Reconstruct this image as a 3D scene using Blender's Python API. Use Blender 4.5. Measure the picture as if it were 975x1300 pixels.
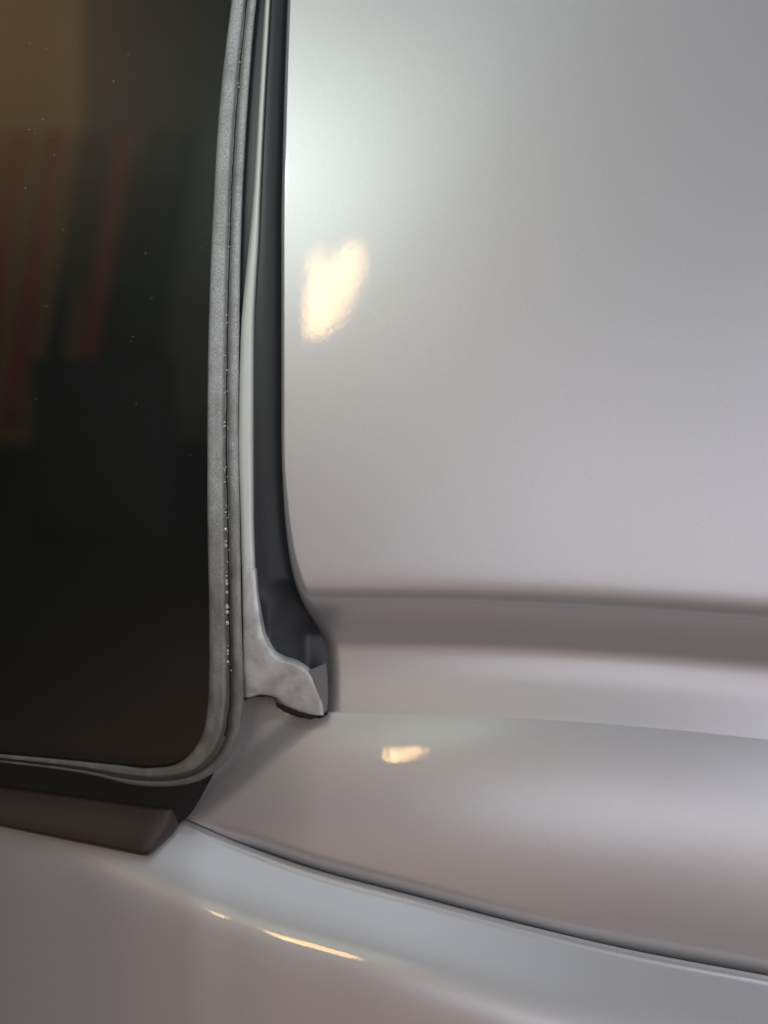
import bpy, math, random
import numpy as np
from mathutils import Vector

for o in list(bpy.data.objects):
    bpy.data.objects.remove(o)
scn = bpy.context.scene
COL = scn.collection
rng = np.random.RandomState(7)

# ------------------------------------------------------------------ camera
S = 0.0002            # metres per photo pixel on the plane of the window seal
D = 0.24              # phone to seal
CX, CY = 487.5, 650.0
cam_d = bpy.data.cameras.new('camera')
cam = bpy.data.objects.new('camera', cam_d)
COL.objects.link(cam)
cam.location = (0, -D, 0)
cam.rotation_euler = (math.radians(90), 0, 0)
cam_d.sensor_fit = 'VERTICAL'
cam_d.sensor_height = 36
cam_d.sensor_width = 27
cam_d.lens = 18 * D / (650 * S)
cam_d.clip_start = 0.01
cam_d.clip_end = 50
cam_d.dof.use_dof = True
cam_d.dof.focus_distance = D - 0.004
cam_d.dof.aperture_fstop = (cam_d.lens / 1000) / 0.007
scn.camera = cam

# ------------------------------------------------------------------ world and lamps
w = bpy.data.worlds.new('World')
scn.world = w
w.use_nodes = True
w.node_tree.nodes['Background'].inputs[0].default_value = (0.96, 0.95, 1.0, 1)
w.node_tree.nodes['Background'].inputs[1].default_value = 0.05
scn.view_settings.view_transform = 'Standard'
scn.view_settings.look = 'None'
scn.view_settings.exposure = 0.15
scn.view_settings.gamma = 1


def area(name, loc, target, size, energy, color, shape='SQUARE', size_y=None, soft=False, roll=0, core=0.0, peak=3.3):
    l = bpy.data.lights.new(name, 'AREA')
    l.shape = shape
    l.size = size
    if size_y:
        l.size_y = size_y
    l.energy = energy
    l.color = color
    o = bpy.data.objects.new(name, l)
    COL.objects.link(o)
    o.location = loc
    o.rotation_euler = (Vector(target) - Vector(loc)).to_track_quat('-Z', 'Y').to_euler()
    if roll:
        q = (Vector(target) - Vector(loc)).to_track_quat('-Z', 'Y')
        from mathutils import Quaternion
        o.rotation_euler = (q @ Quaternion((0, 0, 1), math.radians(roll))).to_euler()
    if soft:      # a diffuser: brightest in the middle, fading to its rim
        l.use_nodes = True
        nt = l.node_tree
        em = nt.nodes['Emission']
        g = nt.nodes.new('ShaderNodeNewGeometry')
        sub = nt.nodes.new('ShaderNodeVectorMath'); sub.operation = 'DISTANCE'
        sub.inputs[1].default_value = (0.5, 0.5, 0)
        sep = nt.nodes.new('ShaderNodeSeparateXYZ')
        cmb = nt.nodes.new('ShaderNodeCombineXYZ')
        nt.links.new(g.outputs['Parametric'], sep.inputs[0])
        nt.links.new(sep.outputs[0], cmb.inputs[0]); nt.links.new(sep.outputs[1], cmb.inputs[1])
        nt.links.new(cmb.outputs[0], sub.inputs[0])
        mr = nt.nodes.new('ShaderNodeMapRange'); mr.interpolation_type = 'SMOOTHERSTEP'
        mr.inputs[1].default_value = 0.5; mr.inputs[2].default_value = core
        mr.inputs[3].default_value = 0.0; mr.inputs[4].default_value = peak
        nt.links.new(sub.outputs['Value'], mr.inputs[0])
        nt.links.new(mr.outputs[0], em.inputs['Strength'])
    return o


# warm room lamp (its mirror image shows in the panels)
area('warm_lamp', (-0.118, -2.0, 0.575), (0, 0, 0), 0.092, 1.0, (1.0, 0.60, 0.25), 'ELLIPSE', 0.265, roll=-22)
area('warm_lamp_side_tube', (-0.169, -2.0, 0.570), (0, 0, 0), 0.036, 0.36, (1.0, 0.61, 0.27), 'ELLIPSE', 0.23)
# cool torch held up beside the phone, and soft room light from the right and above
spot = bpy.data.lights.new('cool_torch', 'SPOT')
spot.energy = 0.62; spot.color = (0.86, 1.0, 0.95); spot.spot_size = math.radians(54); spot.spot_blend = 1.0
spot.shadow_soft_size = 0.009
so = bpy.data.objects.new('cool_torch', spot); COL.objects.link(so)
so.location = (-0.071, -0.25, 0.18)
so.rotation_euler = (Vector((-0.025, 0, 0.09)) - Vector(so.location)).to_track_quat('-Z', 'Y').to_euler()
area('cool_glow', (0.0, -2.4, 1.12), (0, 0, 0.05), 1.7, 1.9, (0.76, 1.0, 0.88), 'RECTANGLE', 0.85, soft=True, roll=45)
area('room_right', (2.6, -2.0, 0.0), (0, 0, 0), 4.6, 44, (0.84, 0.87, 1.0), soft=True, core=0.15, peak=2.0)
area('room_above', (0.3, -1.0, 1.8), (0, 0, 0), 2.4, 7.5, (0.86, 0.93, 1.0), soft=True)
area('room_back', (0.75, -2.8, -0.2), (0, 0, 0), 2.5, 9.5, (0.89, 0.91, 1.0), soft=True)
area('warm_left_fill', (-1.0, -2.2, 1.15), (0, 0, 0), 1.5, 1.5, (1.0, 0.66, 0.34), soft=True)  # added unseen soft lamp, warms the ridge highlight and the glass
area('warm_right', (2.4, -2.0, -1.0), (0, 0, -0.1), 2.2, 8.0, (1.0, 0.50, 0.20), soft=True)
area('warm_floor', (-0.3, -2.3, -1.3), (0, 0, -0.1), 3.0, 4.0, (1.0, 0.54, 0.30), soft=True)


# ------------------------------------------------------------------ helpers
def P(px, py, d):
    """photo pixel + height d (mm, towards the phone) -> world arrays"""
    dm = np.asarray(d) * 0.001
    k = S * (D - dm) / D
    return (np.asarray(px) - CX) * k, -dm + 0 * np.asarray(px), (CY - np.asarray(py)) * k


def pchip(xs, ys):
    xs = np.asarray(xs, float); ys = np.asarray(ys, float)
    h = np.diff(xs); dl = np.diff(ys) / h
    m = np.zeros_like(ys)
    for i in range(1, len(xs) - 1):
        if dl[i-1] * dl[i] > 0:
            w1 = 2*h[i] + h[i-1]; w2 = h[i] + 2*h[i-1]
            m[i] = (w1 + w2) / (w1/dl[i-1] + w2/dl[i])
    m[0] = dl[0]; m[-1] = dl[-1]

    def f(x):
        x = np.asarray(x, float)
        i = np.clip(np.searchsorted(xs, x) - 1, 0, len(xs) - 2)
        t = (x - xs[i]) / h[i]
        tc = np.clip(t, 0, 1)
        v = ((2*tc**3-3*tc**2+1)*ys[i] + (tc**3-2*tc**2+tc)*h[i]*m[i]
             + (-2*tc**3+3*tc**2)*ys[i+1] + (tc**3-tc**2)*h[i]*m[i+1])
        v = np.where(t < 0, ys[i] + m[0]*(x-xs[0]), v)
        v = np.where(t > 1, ys[i+1] + m[-1]*(x-xs[-1]), v)
        return v
    return f


def crom(pts, n, ts=None):
    """smooth curve through points, n samples by chord length"""
    p = np.asarray(pts, float)
    L = np.concatenate([[0], np.cumsum(np.sqrt(((p[1:, :2]-p[:-1, :2])**2).sum(1)))]) if ts is None else np.asarray(ts, float)
    L = L / L[-1]
    t = np.linspace(0, 1, n)
    m = np.gradient(p, L, axis=0)
    i = np.clip(np.searchsorted(L, t, side='right') - 1, 0, len(L)-2)
    h = (L[i+1]-L[i]); s = ((t-L[i])/h)[:, None]; h = h[:, None]
    return ((2*s**3-3*s**2+1)*p[i] + (s**3-2*s**2+s)*h*m[i] + (-2*s**3+3*s**2)*p[i+1] + (s**3-s**2)*h*m[i+1])


def vnoise(x, y, seed):
    """smooth value noise on arrays"""
    r = np.random.RandomState(seed).rand(64, 64)
    xi = np.floor(x).astype(int); yi = np.floor(y).astype(int)
    fx = x - xi; fy = y - yi
    fx = fx*fx*(3-2*fx); fy = fy*fy*(3-2*fy)
    g = lambda a, b: r[a % 64, b % 64]
    return (g(xi, yi)*(1-fx)+g(xi+1, yi)*fx)*(1-fy) + (g(xi, yi+1)*(1-fx)+g(xi+1, yi+1)*fx)*fy - 0.5


ROOT = bpy.data.objects.new('car', None)
COL.objects.link(ROOT)
ROOT.location = (0, 0, -0.16)
ROOT['label'] = 'silver white car body corner with dark side window, rubber seals and glossy stepped panels'
ROOT['category'] = 'car'


def mesh_obj(name, verts, faces, mat, parent=ROOT, smooth=True):
    me = bpy.data.meshes.new(name)
    me.from_pydata(verts, [], faces)
    me.validate()
    if smooth:
        me.polygons.foreach_set('use_smooth', [True]*len(me.polygons))
    me.materials.append(mat)
    o = bpy.data.objects.new(name, me)
    COL.objects.link(o)
    o.parent = parent
    b = Vector((0, 0, 0)); q = parent
    while q is not None:
        b += q.location; q = q.parent
    o.location = -b
    return o


def grid_obj(name, px, py, d, mat, parent=ROOT, wall=None):
    """grid arrays (rows, cols); outward faces look at the phone; wall = mm of return flange behind the rim"""
    R, C = px.shape
    x, y, z = P(px, py, d)
    v = np.stack([x, y, z], -1).reshape(-1, 3)
    idx = np.arange(R*C).reshape(R, C)
    a, b, c, e = idx[:-1, :-1].ravel(), idx[:-1, 1:].ravel(), idx[1:, 1:].ravel(), idx[1:, :-1].ravel()
    f = np.stack([a, e, c, b], -1)
    # orient towards the camera
    p0, p1, p2 = v[f[len(f)//2][0]], v[f[len(f)//2][1]], v[f[len(f)//2][2]]
    if np.cross(p1-p0, p2-p0)[1] > 0:
        f = f[:, ::-1]
    verts = v.tolist(); faces = f.tolist()
    if wall:
        rim = np.concatenate([idx[0, :-1], idx[:-1, -1], idx[-1, :0:-1], idx[:0:-1, 0]])
        n0 = len(verts)
        for i in rim:
            q = v[i]; verts.append([q[0], q[1] + wall*0.001, q[2]])
        n = len(rim)
        for k in range(n):
            faces.append([int(rim[k]), int(rim[(k+1) % n]), n0+(k+1) % n, n0+k])
    return mesh_obj(name, verts, faces, mat, parent)


def loft(railA, railB, prof, n, m):
    """surface between two rails; prof(v) height added; rails (x,y,d)"""
    A = crom(railA, n) if not isinstance(railA, np.ndarray) else railA
    B = crom(railB, n) if not isinstance(railB, np.ndarray) else railB
    v = np.linspace(0, 1, m)[None, :, None]
    g = A[:, None, :]*(1-v) + B[:, None, :]*v
    return g[..., 0], g[..., 1], g[..., 2] + prof(np.linspace(0, 1, m))[None, :]


# ------------------------------------------------------------------ materials
def new_mat(name):
    m = bpy.data.materials.new(name); m.use_nodes = True
    return m, m.node_tree, m.node_tree.nodes['Principled BSDF']


def N(nt, kind, **kw):
    n = nt.nodes.new(kind)
    for k, v in kw.items():
        setattr(n, k, v)
    return n


def noise_bump(nt, bsdf, scale, strength, dist, detail=3, socket='Normal', coord=None):
    tc = coord or N(nt, 'ShaderNodeTexCoord')
    nz = N(nt, 'ShaderNodeTexNoise'); nz.inputs['Scale'].default_value = scale; nz.inputs['Detail'].default_value = detail
    bp = N(nt, 'ShaderNodeBump'); bp.inputs['Strength'].default_value = strength; bp.inputs['Distance'].default_value = dist
    nt.links.new(tc.outputs['Object'], nz.inputs['Vector'])
    nt.links.new(nz.outputs['Fac'], bp.inputs['Height'])
    nt.links.new(bp.outputs[0], bsdf.inputs[socket])
    return tc, nz, bp


def make_paint():
    m, nt, b = new_mat('pearl_paint')
    tc, nz, bp = noise_bump(nt, b, 700, 0.16, 0.00004, 3)
    nt.links.new(bp.outputs[0], b.inputs['Coat Normal'])
    fl = N(nt, 'ShaderNodeTexNoise'); fl.inputs['Scale'].default_value = 7000
    cr = N(nt, 'ShaderNodeValToRGB')
    cr.color_ramp.elements[0].position = 0.3; cr.color_ramp.elements[0].color = (0.57, 0.575, 0.59, 1)
    cr.color_ramp.elements[1].position = 0.75; cr.color_ramp.elements[1].color = (0.69, 0.695, 0.71, 1)
    nt.links.new(tc.outputs['Object'], fl.inputs['Vector']); nt.links.new(fl.outputs['Fac'], cr.inputs[0])
    nt.links.new(cr.outputs[0], b.inputs['Base Color'])
    b.inputs['Metallic'].default_value = 0.6
    b.inputs['Roughness'].default_value = 0.45
    b.inputs['Coat Weight'].default_value = 1.0
    b.inputs['Coat Roughness'].default_value = 0.035
    b.inputs['Coat IOR'].default_value = 1.5
    return m


def make_rubber(name, col, rough, bump=0.3, scale=3000, spec=0.5):
    m, nt, b = new_mat(name)
    b.inputs['Base Color'].default_value = (*col, 1)
    b.inputs['Roughness'].default_value = rough
    b.inputs['Specular IOR Level'].default_value = spec
    noise_bump(nt, b, scale, bump, 0.0001, 4)
    return m


def make_foam():
    m, nt, b = new_mat('grey_foam_rubber')
    tc, nz, bp = noise_bump(nt, b, 2600, 0.4, 0.0002, 4)
    sp = N(nt, 'ShaderNodeTexNoise'); sp.inputs['Scale'].default_value = 3600; sp.inputs['Detail'].default_value = 2
    lo = N(nt, 'ShaderNodeTexNoise'); lo.inputs['Scale'].default_value = 160; lo.inputs['Detail'].default_value = 4
    nt.links.new(tc.outputs['Object'], sp.inputs['Vector']); nt.links.new(tc.outputs['Object'], lo.inputs['Vector'])
    cr = N(nt, 'ShaderNodeValToRGB')
    cr.color_ramp.elements[0].position = 0.38; cr.color_ramp.elements[0].color = (0.33, 0.345, 0.35, 1)
    cr.color_ramp.elements[1].position = 0.68; cr.color_ramp.elements[1].color = (0.62, 0.655, 0.66, 1)
    mx = N(nt, 'ShaderNodeMixRGB', blend_type='MULTIPLY'); mx.inputs[0].default_value = 0.45
    cr2 = N(nt, 'ShaderNodeValToRGB')
    cr2.color_ramp.elements[0].position = 0.3; cr2.color_ramp.elements[0].color = (0.42, 0.39, 0.35, 1)
    cr2.color_ramp.elements[1].position = 0.6; cr2.color_ramp.elements[1].color = (1, 1, 1, 1)
    nt.links.new(sp.outputs['Fac'], cr.inputs[0]); nt.links.new(lo.outputs['Fac'], cr2.inputs[0])
    nt.links.new(cr.outputs[0], mx.inputs[1]); nt.links.new(cr2.outputs[0], mx.inputs[2])
    ga_ = N(nt, 'ShaderNodeAttribute', attribute_name='seal_tone')
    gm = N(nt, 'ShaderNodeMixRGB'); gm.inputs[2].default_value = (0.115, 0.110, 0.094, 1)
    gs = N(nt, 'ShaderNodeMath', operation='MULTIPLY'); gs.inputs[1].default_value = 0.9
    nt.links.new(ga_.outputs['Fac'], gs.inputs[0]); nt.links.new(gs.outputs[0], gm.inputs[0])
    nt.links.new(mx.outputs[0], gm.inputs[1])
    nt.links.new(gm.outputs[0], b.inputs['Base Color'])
    b.inputs['Roughness'].default_value = 0.52
    return m


def make_glass():
    m, nt, b = new_mat('tinted_glass')
    nt.nodes.remove(b)
    out = nt.nodes['Material Output']
    tr = N(nt, 'ShaderNodeBsdfTransparent'); tr.inputs[0].default_value = (0.60, 0.60, 0.57, 1)
    gl = N(nt, 'ShaderNodeBsdfGlossy'); gl.inputs['Roughness'].default_value = 0.02
    df = N(nt, 'ShaderNodeBsdfDiffuse'); df.inputs[0].default_value = (0.75, 0.8, 0.8, 1)
    fr = N(nt, 'ShaderNodeFresnel'); fr.inputs[0].default_value = 1.45
    tc = N(nt, 'ShaderNodeTexCoord')
    nz = N(nt, 'ShaderNodeTexNoise'); nz.inputs['Scale'].default_value = 40; nz.inputs['Detail'].default_value = 4
    mr = N(nt, 'ShaderNodeMapRange'); mr.inputs[1].default_value = 0.3; mr.inputs[2].default_value = 0.7
    mr.inputs[3].default_value = 0.006; mr.inputs[4].default_value = 0.010
    nt.links.new(tc.outputs['Object'], nz.inputs['Vector']); nt.links.new(nz.outputs['Fac'], mr.inputs[0])
    g2 = N(nt, 'ShaderNodeBsdfGlossy'); g2.inputs['Roughness'].default_value = 0.45; g2.inputs[0].default_value = (0.78, 1.0, 0.96, 1)
    m0 = N(nt, 'ShaderNodeMixShader'); m0.inputs[0].default_value = 0.85
    nt.links.new(df.outputs[0], m0.inputs[1]); nt.links.new(g2.outputs[0], m0.inputs[2])
    m1 = N(nt, 'ShaderNodeMixShader'); m2 = N(nt, 'ShaderNodeMixShader')
    nt.links.new(mr.outputs[0], m1.inputs[0]); nt.links.new(tr.outputs[0], m1.inputs[1]); nt.links.new(m0.outputs[0], m1.inputs[2])
    nt.links.new(fr.outputs[0], m2.inputs[0]); nt.links.new(m1.outputs[0], m2.inputs[1]); nt.links.new(gl.outputs[0], m2.inputs[2])
    nt.links.new(m2.outputs[0], out.inputs[0])
    return m


def make_metal_foot():
    m, nt, b = new_mat('flaked_silver_paint')
    tc, nz, bp = noise_bump(nt, b, 420, 0.22, 0.0003, 6)
    sp = N(nt, 'ShaderNodeTexNoise'); sp.inputs['Scale'].default_value = 230; sp.inputs['Detail'].default_value = 7
    cr = N(nt, 'ShaderNodeValToRGB')
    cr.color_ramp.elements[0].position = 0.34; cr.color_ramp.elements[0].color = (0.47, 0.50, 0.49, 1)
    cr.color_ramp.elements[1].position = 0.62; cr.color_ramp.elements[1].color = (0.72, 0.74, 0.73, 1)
    nt.links.new(tc.outputs['Object'], sp.inputs['Vector']); nt.links.new(sp.outputs['Fac'], cr.inputs[0])
    nt.links.new(cr.outputs[0], b.inputs['Base Color'])
    b.inputs['Metallic'].default_value = 0.15
    b.inputs['Roughness'].default_value = 0.4
    return m


PAINT = make_paint()
FOAM = make_foam()
GLASS = make_glass()
FOOT = make_metal_foot()
BLACK = make_rubber('black_rubber', (0.022, 0.028, 0.037), 0.42, 0.08, 2500)
DEEP = make_rubber('deep_black_rubber', (0.008, 0.008, 0.008), 0.75, 0.2)
MOULD = make_rubber('brown_black_plastic', (0.030, 0.021, 0.016), 0.5, 0.06, 1800)
STRIP = make_rubber('pale_grey_trim', (0.78, 0.83, 0.78), 0.33, 0.04, 1200)
GROOVE_SHADE = make_rubber('groove_shade', (0.018, 0.017, 0.015), 0.5, 0.4, 1500)
SIDE = make_rubber('dark_grey_side', (0.16, 0.16, 0.155), 0.5, 0.2, 900)

# ------------------------------------------------------------------ curves read from the photo
panel_left = pchip([-400, -40, 0, 150, 300, 550, 640, 700, 740, 770, 800, 820, 860, 1000],
                   [371, 367, 365, 360, 357, 357, 360, 366, 374, 386, 404, 412, 414, 414])
crease_y = pchip([150, 400, 560, 700, 850, 975, 1300], [903, 903, 906, 913, 925, 938, 975])
step_sh = pchip([300, 430, 560, 700, 975, 1300], [-6, 0, 2, 8, 27, 52])
gap_y = pchip([-400, -40, 120, 235, 300, 400, 520, 660, 800, 975, 1300],
              [925, 985, 1005, 1040, 1068, 1103, 1135, 1172, 1205, 1238, 1300])
ridge_y = pchip([-400, -40, 0, 100, 190, 345, 430, 560, 700, 850, 1300],
                [990, 1070, 1082, 1105, 1133, 1190, 1215, 1252, 1295, 1335, 1455])

# ------------------------------------------------------------------ pillar panel (upper panel, step, recess)
prof = pchip([-400, -100, 200, 450, 640, 700, 728, 745, 757, 768, 780, 792, 803, 815, 830, 850, 870, 905, 960],
             [2.5, 4.8, 6.3, 7.0, 7.15, 7.05, 6.85, 6.4, 5.3, 2.7, -2.6, -8.4, -12.0, -13.6, -14.2, -14.1, -13.45, -11.98, -9.7])
_t = np.arange(-460, 1021.0)
_k = np.exp(-0.5*(np.arange(-24, 25)/7.0)**2); _k /= _k.sum()
_p = np.convolve(np.pad(prof(_t), 24, mode='edge'), _k, mode='valid')
prof = lambda t: np.interp(t, _t, _p)
tv = np.concatenate([np.linspace(-300, 690, 110), np.linspace(694, 925, 110)])
e = np.concatenate([np.linspace(0, 5, 14), np.linspace(5.6, 40, 40), np.linspace(43, 1000, 130)])
T, E = np.meshgrid(tv, e, indexing='ij')
px = panel_left(T) + E
sh = step_sh(px)
k = np.clip((T - 600) / 200, 0, 1)
k2 = np.clip((T - 830) / 75, 0, 1)
py = T + sh*k*(1-k2) + (crease_y(px)-905)*k2
d = prof(T)
ew = np.interp(T, [600, 700, 780, 830], [4.5, 9, 18, 20])
edge = np.clip(1 - E/ew, 0, 1)
d = d - np.interp(T, [600, 780], [3.0, 5.0])*(1 - np.sqrt(np.clip(1 - edge**2.2, 0, 1)))*np.clip(1-(T-900)/40, 0.3, 1)
d = d - 0.05*np.clip(1-E/25.0, 0, 1)**2
d = d + 0.06*vnoise(px/170, T/170, 3)*(1-k) + (0.009*(px-527) - ((px-527)*0.2)**2/2000)*np.clip((T-770)/135, 0, 1)
d = d - 0.0000035*(px-420)**2*np.clip(1-(T-700)/100, 0.15, 1)
# soften profile near the corner
pil = grid_obj('pillar_panel', px, py, d, PAINT)

# ------------------------------------------------------------------ shoulder panel below the seam
us = np.concatenate([np.linspace(0, 0.2, 110), np.linspace(0.203, 1, 170)])
ss = np.concatenate([np.linspace(0, 0.9, 90), np.linspace(0.905, 1, 40)])
SS, UU = np.meshgrid(ss, us, indexing='ij')
XL = np.interp(SS, [0, 0.3, 0.6, 1], [297, 288, 258, 226])
X = XL + UU*(1360-XL)
_q = np.clip((366-X)/22, 0, 1)
top = crease_y(X) + 1 - 30*_q*_q*(3-2*_q)
G = gap_y(X) - 0.5
py = top + SS*(G-top)
h = (py-top)*S*1000        # mm down from the crease
H = (G-top)*S*1000
h = np.maximum((py-crease_y(X)-1)*S*1000, -6)
low_base = lambda x: -7.4 + 0.0205*(x-385) - ((x-385)*0.2)**2/np.where(x > 385, 1400, 2000)
d = -11.98 + 0.40*h - h*h/(2*84.0) + 0.009*(X-527) - ((X-527)*0.2)**2/2000
hG = (G-crease_y(X)-1)*S*1000
lq = np.clip((405-X)/190, 0, 1); lfd = 2.4*lq*lq*(3-2*lq)
dG = -11.98 + 0.40*hG - hG*hG/168.0 + 0.009*(X-527) - ((X-527)*0.2)**2/2000 - lfd
dist = (G-py)*S*1000
rollw = np.clip(1-dist/5.0, 0, 1)
d = d - np.maximum(dG - (low_base(X)-3.4), 0.3)*rollw**2.6*np.clip((X-235)/100, 0.08, 1)
lf = np.clip((405-X)/190, 0, 1)
sg = (-(X-400)*0.637 - (py-915)*0.771)      # px to the left of the fold under the trim foot
sq = np.clip((sg+12)/40, 0, 1)
d = d - 1.7*sq*sq*(3-2*sq) - lfd + 0.04*vnoise(X/150, py/150, 5)
shoulder = grid_obj('shoulder_panel', X, py, d, PAINT)
sh_d = lambda x, y: -11.98 + 0.40*(y-904)*0.2 - ((y-904)*0.2)**2/168 + 0.009*(x-527) - 2.4*(lambda q: q*q*(3-2*q))(np.clip((405-x)/190, 0, 1))

# ------------------------------------------------------------------ lower body panel with ridge
xs = np.linspace(-330, 1360, 260)
vv = np.concatenate([np.linspace(0, 0.12, 30), np.linspace(0.125, 1.5, 130), np.linspace(1.52, 4.5, 40)])
V, X = np.meshgrid(vv, xs, indexing='ij')
g = gap_y(X) + 0.5
r = ridge_y(X)
py = g + V*(r-g)
h = (py-g)*S*1000; rh = (r-g)*S*1000
slope_up, slope_dn = 0.62, -0.03
RW = 4.0
u = (h-rh)/RW
d = slope_up*h + (slope_dn-slope_up)*RW*np.log1p(np.exp(np.clip(u, -40, 40)))
d = np.where(u > 40, slope_up*h + (slope_dn-slope_up)*(h-rh), d)
rollw = np.clip(1-h/1.6, 0, 1)
d = d - 1.8*(1-np.sqrt(np.clip(1-rollw**2, 0, 1))) + low_base(X) - 0.4 + 0.2*np.exp(-((h-1.5)/0.7)**2)*np.clip((X-240)/120, 0, 1)
lower = grid_obj('lower_body_panel', X, py, d, PAINT)
# dark joint behind the two panels
xs = np.linspace(-330, 1360, 60)
Xg = np.stack([xs, xs], 0)
grid_obj('panel_joint', Xg, np.stack([gap_y(xs)-25, gap_y(xs)+25], 0), np.full_like(Xg, -14.0), DEEP)

# ------------------------------------------------------------------ window seal
seal_in = [(350, -400), (299, -40), (294, 0), (279, 130), (271, 255), (264, 450), (263, 560), (263, 650), (265, 770), (265, 850), (263, 895),
           (257, 930), (243, 955), (223, 970), (190, 975), (150, 971), (110, 967), (0, 957), (-330, 930)]
seal_out = [(382, -400), (331, -40), (326, 0), (315, 130), (308, 255), (304, 450), (303, 560), (305, 650), (307, 770), (309, 850), (309, 900),
            (302, 940), (286, 968), (262, 987), (228, 997), (172, 997), (120, 985), (0, 968), (-330, 941)]
L = np.arange(len(seal_in), dtype=float)
mid = (np.array(seal_in)+np.array(seal_out))/2
cl = np.concatenate([[0], np.cumsum(np.hypot(*(mid[1:]-mid[:-1]).T))])
A = crom([(a, b, 0) for a, b in seal_in], 420, cl)
B = crom([(a, b, 0) for a, b in seal_out], 420, cl)
sp = pchip([0, 0.02, 0.06, 0.2, 0.40, 0.47, 0.51, 0.56, 0.64, 0.68, 0.72, 0.82, 0.93, 0.98, 1.0],
           [-1.5, 2.2, 2.75, 3.0, 2.95, 2.6, 1.9, 0.9, 0.7, 1.7, 2.4, 2.7, 2.5, 1.5, -2.5])
sx, sy, sd = loft(A, B, sp, 420, 46)
sd = sd + 0.22*vnoise(sx/9, sy/14, 11)*np.clip((sy-500)/300, 0.15, 1)
sd = sd*np.where(sy > 0, 1, 1) - 1.2*np.clip((240-sx)/120, 0, 1)*np.clip((sy-940)/20, 0, 1)
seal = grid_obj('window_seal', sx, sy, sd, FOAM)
tone_mix = np.clip((sy-520)/420 + 0.5*vnoise(sx/11, sy/40, 51) + 0.3*vnoise(sx/5, sy/13, 52), 0, 1)  # mottled tone, darker down the seal and along its groove
tone_mix = np.clip(tone_mix + 0.35*np.exp(-((np.linspace(0, 1, sx.shape[1])[None, :]-0.6)/0.07)**2), 0, 1)
at = seal.data.attributes.new('seal_tone', 'FLOAT', 'POINT')
at.data.foreach_set('value', tone_mix.ravel().astype(np.float32))
ga = A[:300]*(1-0.59) + B[:300]*0.59; gb = A[:300]*(1-0.635) + B[:300]*0.635
wob = 1.3*vnoise(ga[:, 1]/12, 0*ga[:, 1], 41)
ga[:, 0] += wob; gb[:, 0] += wob*0.6
keep = (ga[:, 1] < 935)
gx, gy, gd = loft(ga[keep], gb[keep], lambda v: 0.2*np.sin(np.pi*v)+0.85, 0, 6)
grid_obj('groove_dark_ribbon', gx, gy, gd, GROOVE_SHADE, parent=seal)  # dark ribbon laid in so the groove looks deep, its shade put into colour

# glass with rounded corner, under the seal
outline = ((A+B)/2)[:, :2].tolist() + [(-330, -400)]
n = len(outline)
vs = []
for dd in (0.3, -3.2):
    for (a, b) in outline:
        x, y, z = P(a, b, dd); vs.append((float(x), float(y), float(z)))
fs = [list(range(n)), list(range(2*n-1, n-1, -1))] + [[i, (i+1) % n, n+(i+1) % n, n+i] for i in range(n)]
glass = mesh_obj('window_glass', vs, fs, GLASS, smooth=False)

# ------------------------------------------------------------------ black channel between seal and pillar
ys = np.linspace(-300, 868, 200)
lo = pchip([-300, 0, 130, 255, 450, 650, 850, 905], [363, 322, 311, 304, 300, 301, 305, 305])(ys)
hi = panel_left(ys) + 9
A2 = np.stack([lo, ys, 0*ys], -1); B2 = np.stack([hi, ys, 0*ys], -1)
cp = pchip([0, 0.2, 0.45, 0.7, 0.9, 1], [-1.4, -1.0, -0.9, -1.3, -2.2, -3.0])
gx, gy, gd = loft(A2, B2, cp, 200, 24)
gd = gd - 9*np.clip((gy-760)/60, 0, 1)*np.clip((340-gx)/20, 0, 1) - 14*np.clip((gy-735)/70, 0, 1)*np.clip((gx-330)/60, 0, 1)
grid_obj('channel_seal', gx, gy, gd, BLACK)

# pale trim strip
st = np.array([(-300, 371, 374), (-40, 339, 345), (0, 336.5, 343.5), (130, 328.5, 336.5), (255, 321, 331), (310, 316, 329), (350, 312, 326.5), (420, 306, 323.5),
               (560, 302.5, 323), (650, 305, 323), (720, 307, 325), (735, 307.5, 326)], float)
ys = np.linspace(-300, 735, 200)
A3 = np.stack([pchip(st[:, 0], st[:, 1])(ys), ys, 0*ys], -1)
B3 = np.stack([pchip(st[:, 0], st[:, 2])(ys), ys, 0*ys], -1)
pp = pchip([0, 0.1, 0.3, 0.6, 0.85, 1.0], [0.0, 0.9, 1.5, 1.6, 1.0, -1.6])
gx, gy, gd = loft(A3, B3, pp, 200, 16)
gd = gd - 2.2*np.clip((gy-708)/27, 0, 1)**1.5
strip = grid_obj('trim_strip', gx, gy, gd, STRIP)

# its flared foot, crumpled and flaking
fl = [(307, 722), (307.5, 760), (308, 800), (308, 840), (308.5, 872), (311, 886), (330, 882), (348, 885), (362, 896), (384, 905), (400, 908)]
fr_ = [(325, 722), (328, 760), (334, 800), (340, 816), (348, 829), (360, 836), (375, 841), (393, 853), (403, 872), (409, 894), (411, 908)]
A4 = crom([(a, b, 0) for a, b in fl], 90, np.arange(11)); B4 = crom([(a, b, 0) for a, b in fr_], 90, np.arange(11))
fp = pchip([0, 0.06, 0.3, 0.65, 0.92, 1], [-0.4, 1.0, 1.6, 1.8, 1.5, 0.5])
gx, gy, gd = loft(A4, B4, fp, 90, 46)
gd = gd + 0.3*vnoise(gx/18, gy/18, 21) + 0.08*vnoise(gx/6, gy/6, 22)
gd = gd - 8.5*np.clip((gy-810)/95, 0, 1)**1.2
foot = grid_obj('trim_foot', gx, gy, gd, FOOT, parent=strip, wall=4.0)
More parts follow.
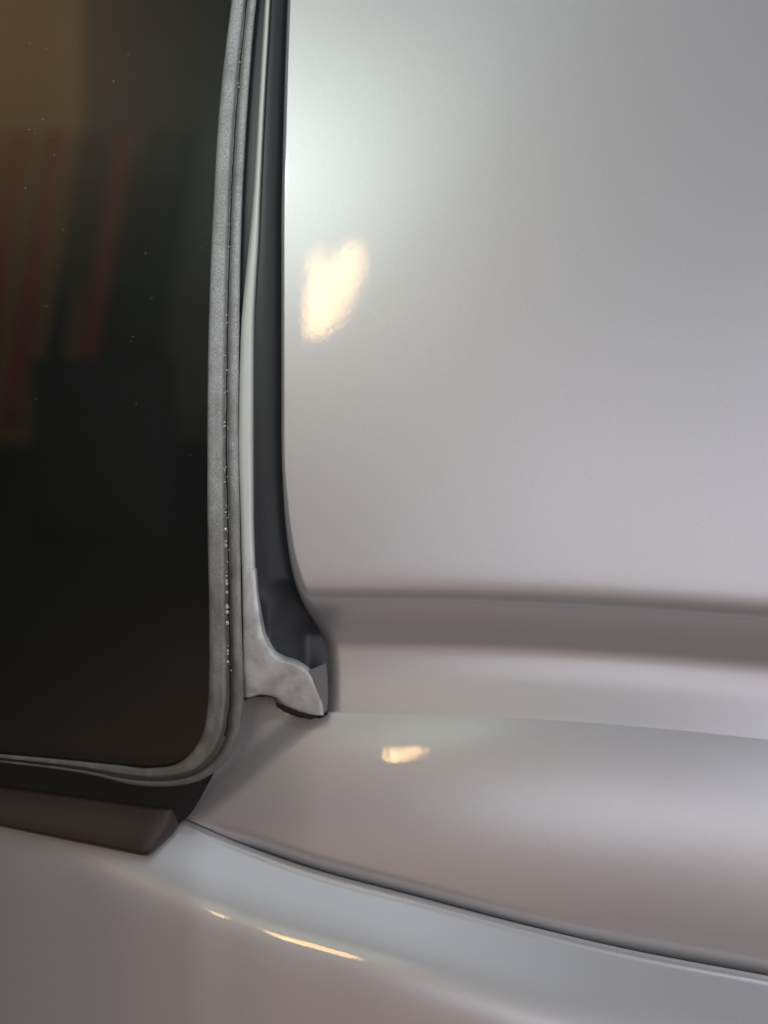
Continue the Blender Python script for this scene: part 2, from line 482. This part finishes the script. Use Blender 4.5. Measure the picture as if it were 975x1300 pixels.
# side of the foot, in a plain darker grey
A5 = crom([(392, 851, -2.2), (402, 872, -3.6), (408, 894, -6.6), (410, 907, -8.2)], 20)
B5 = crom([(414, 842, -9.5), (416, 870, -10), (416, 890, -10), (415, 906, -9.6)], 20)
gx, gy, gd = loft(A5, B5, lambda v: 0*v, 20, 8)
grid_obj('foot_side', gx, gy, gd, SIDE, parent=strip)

# added jagged black ribbon, drawn as the dark gap under the foot
c = crom([(306, 891, 0), (318, 885.5, 0), (332, 882.5, 0), (346, 884.5, 0), (351, 888, 0), (350, 892, 0), (358, 899, 0), (372, 905.5, 0), (388, 910, 0), (404, 910.5, 0), (416, 907, 0)], 120)
wd = np.interp(np.linspace(0, 1, 120), [0, 0.2, 0.38, 0.45, 0.6, 0.8, 1], [1.4, 1.6, 1.3, 2.2, 3.2, 2.6, 1.2]) + 0.9*vnoise(np.linspace(0, 40, 120), np.zeros(120), 31)
jag = 2.2*vnoise(np.linspace(0, 17, 120), np.ones(120)*0.5, 33) + 1.0*vnoise(np.linspace(0, 55, 120), np.ones(120)*0.5, 35)
Ac = c.copy(); Bc = c.copy(); Ac[:, 1] += jag-wd-2; Bc[:, 1] += jag+wd
gx, gy, gd = loft(Ac, Bc, lambda v: 0.5*np.sin(np.pi*v), 120, 6)
gd = gd + -7.6 - 0.06*(gx-306)*0.2
grid_obj('added_dark_gap_strip', gx, gy, gd + 0.6, DEEP)

# ------------------------------------------------------------------ belt moulding below the window
Tm = crom([(-330, 948, 0), (-50, 987, 0), (0, 993, 0), (126, 1009, 0), (190, 1017.5, 0), (212, 1020.5, 0), (218, 1021.5, -0.3), (228, 1028, -2.5), (236, 1036, -5)], 200)
Bm = crom([(-330, 985, 0), (-50, 1038, 0), (0, 1049, 0), (126, 1075, 0), (165, 1083, 0), (181, 1086, 0), (186, 1086.5, -0.3), (200, 1077, -2.5), (216, 1062, -5)], 200)
mp = pchip([0, 0.06, 0.25, 0.5, 0.8, 0.95, 1.0], [-10.0, -6.2, -4.6, -3.2, -2.0, -1.8, -3.6])
gx, gy, gd = loft(Tm, Bm, mp, 200, 24)
grid_obj('belt_moulding', gx, gy, gd, MOULD, wall=14.0)
# black lip between glass seal and moulding
Tl = crom([(-330, 930, -2.5), (0, 958, -2.5), (120, 976, -2.5), (200, 985, -2.5), (250, 978, -2.0), (280, 962, -2.0)], 60)
Bl = crom([(-330, 990, -9.5), (0, 1035, -9.5), (120, 1050, -9.5), (192, 1060, -9.5), (234, 1041, -8), (268, 989, -3)], 60)
gx, gy, gd = loft(Tl, Bl, lambda v: 0*v, 60, 6)
grid_obj('lower_lip_seal', gx, gy, gd, DEEP)

# ------------------------------------------------------------------ cabin seen through the tinted glass
def cab_mat(name, col):
    return make_rubber(name, col, 0.8, 0.3, 300)
TAN = cab_mat('tan_upholstery', (0.28, 0.17, 0.06)); RED = cab_mat('dark_red_upholstery', (0.21, 0.032, 0.02)); BRN = cab_mat('brown_upholstery', (0.075, 0.065, 0.05)); CHAR = cab_mat('charcoal_trim', (0.008, 0.009, 0.010))


def slab(name, x0, x1, y0, y1, d0, th, mat, bulge, lean=0.0, parent=ROOT):
    u = np.linspace(0, 1, 14); v = np.linspace(0, 1, 14)
    U, V = np.meshgrid(u, v, indexing='ij')
    gy = y0 + (y1-y0)*U; gx = x0+(x1-x0)*V + lean*(0.5-U)*(y1-y0)
    gd = d0 + bulge*(1-(2*V-1)**4)*(1-(2*U-1)**8)
    return grid_obj(name, gx, gy, gd, mat, parent, wall=th)


slab('seat_back', -420, 100, -400, 560, -650, 25, TAN, 4)
for i, (x0, x1, mt) in enumerate([(-62, -36, RED), (-18, 8, RED), (28, 52, RED), (72, 96, CHAR), (116, 138, RED), (158, 180, CHAR), (198, 218, CHAR)]):
    slab('seat_rib', x0, x1, 165, 540, -636, 4, mt, 7, 0.17)
slab('seat_panel', 100, 330, -400, 560, -668, 20, BRN, 3)
slab('headrest_shell', 40, 215, 455, 690, -520, 20, CHAR, 8)
slab('cabin_lining', -520, 420, -520, 1100, -800, 5, CHAR, 0)

# ------------------------------------------------------------------ small stuff: beads in the groove, dust nibs
def blobs(name, pts, mat, parent, flat=0.6, stuff=True):
    verts, faces = [], []
    NU, NV = 8, 4
    for (a, b, dd, r) in pts:
        x, y, z = [float(q) for q in P(a, b, dd)]
        rr = r*S
        n0 = len(verts)
        verts.append((x, y-rr*flat, z))
        for j in range(1, NV+1):
            th = (math.pi/2)*j/NV
            for i in range(NU):
                ph = 2*math.pi*i/NU
                verts.append((x+rr*math.sin(th)*math.cos(ph), y-rr*flat*math.cos(th), z+rr*math.sin(th)*math.sin(ph)))
        for i in range(NU):
            faces.append((n0, n0+1+(i+1) % NU, n0+1+i))
            for j in range(NV-1):
                p = n0+1+j*NU
                faces.append((p+i, p+(i+1) % NU, p+NU+(i+1) % NU, p+NU+i))
    o = mesh_obj(name, verts, faces, mat, parent)
    if stuff:
        o['kind'] = 'stuff'
    return o


bead_m, bnt, bb = new_mat('clear_bead')
bb.inputs['Base Color'].default_value = (0.55, 0.55, 0.53, 1); bb.inputs['Roughness'].default_value = 0.12
bb.inputs['Coat Weight'].default_value = 1.0
gline = pchip([0, 130, 255, 450, 560, 650, 770, 850, 900], [312, 300, 293, 287, 286, 287, 289, 290, 290])
pts = []
for yy, r in [(672, 2.6), (687, 1.6), (693, 2.2), (731, 1.5), (737, 2.0), (741, 2.4), (752, 2.3), (769, 2.4), (771, 2.6), (777, 2.8), (791, 2.7), (826, 2.0), (830, 1.7), (840, 2.2), (541, 1.8), (536, 1.6), (596, 1.4), (612, 1.3)]:
    pts.append((float(gline(yy))-1, yy, 1.5, r))
for i in range(70):
    yy = rng.uniform(60, 880); pts.append((float(gline(yy))+rng.uniform(-4, 4), yy, 1.5, rng.uniform(0.5, 1.3)))
blobs('groove_bead', pts, bead_m, seal)

nib_m, _, nb = new_mat('pale_dust'); nb.inputs['Base Color'].default_value = (0.7, 0.7, 0.7, 1); nb.inputs['Roughness'].default_value = 0.25
pf = lambda x, y: float(prof(y) - 0.0000035*(x-420)**2)
pts = []
for i in range(190):
    x = 985 - abs(rng.normal(0, 190)); y = rng.uniform(150, 720)
    if x > 400:
        pts.append((x, y, pf(x, y)-0.05, rng.uniform(0.8, 2.4)))
for i in range(40):
    x = rng.uniform(370, 700); y = rng.uniform(20, 560); pts.append((x, y, pf(x, y)-0.03, rng.uniform(0.4, 0.9)))
blobs('paint_nib', pts, PAINT, pil, 0.16)
pts = [(rng.uniform(380, 970), rng.uniform(10, 700), 0, rng.uniform(0.25, 0.6)) for i in range(90)]
pts = [(a, b, pf(a, b) + 0.01, q) for a, b, c_, q in pts]
blobs('dust_speck', pts, nib_m, pil, 0.5)
pts = [(rng.uniform(20, 255), rng.uniform(20, 700), 0.32, rng.uniform(0.3, 0.6)) for i in range(22)]
blobs('dust_speck', pts, nib_m, glass, 0.4)
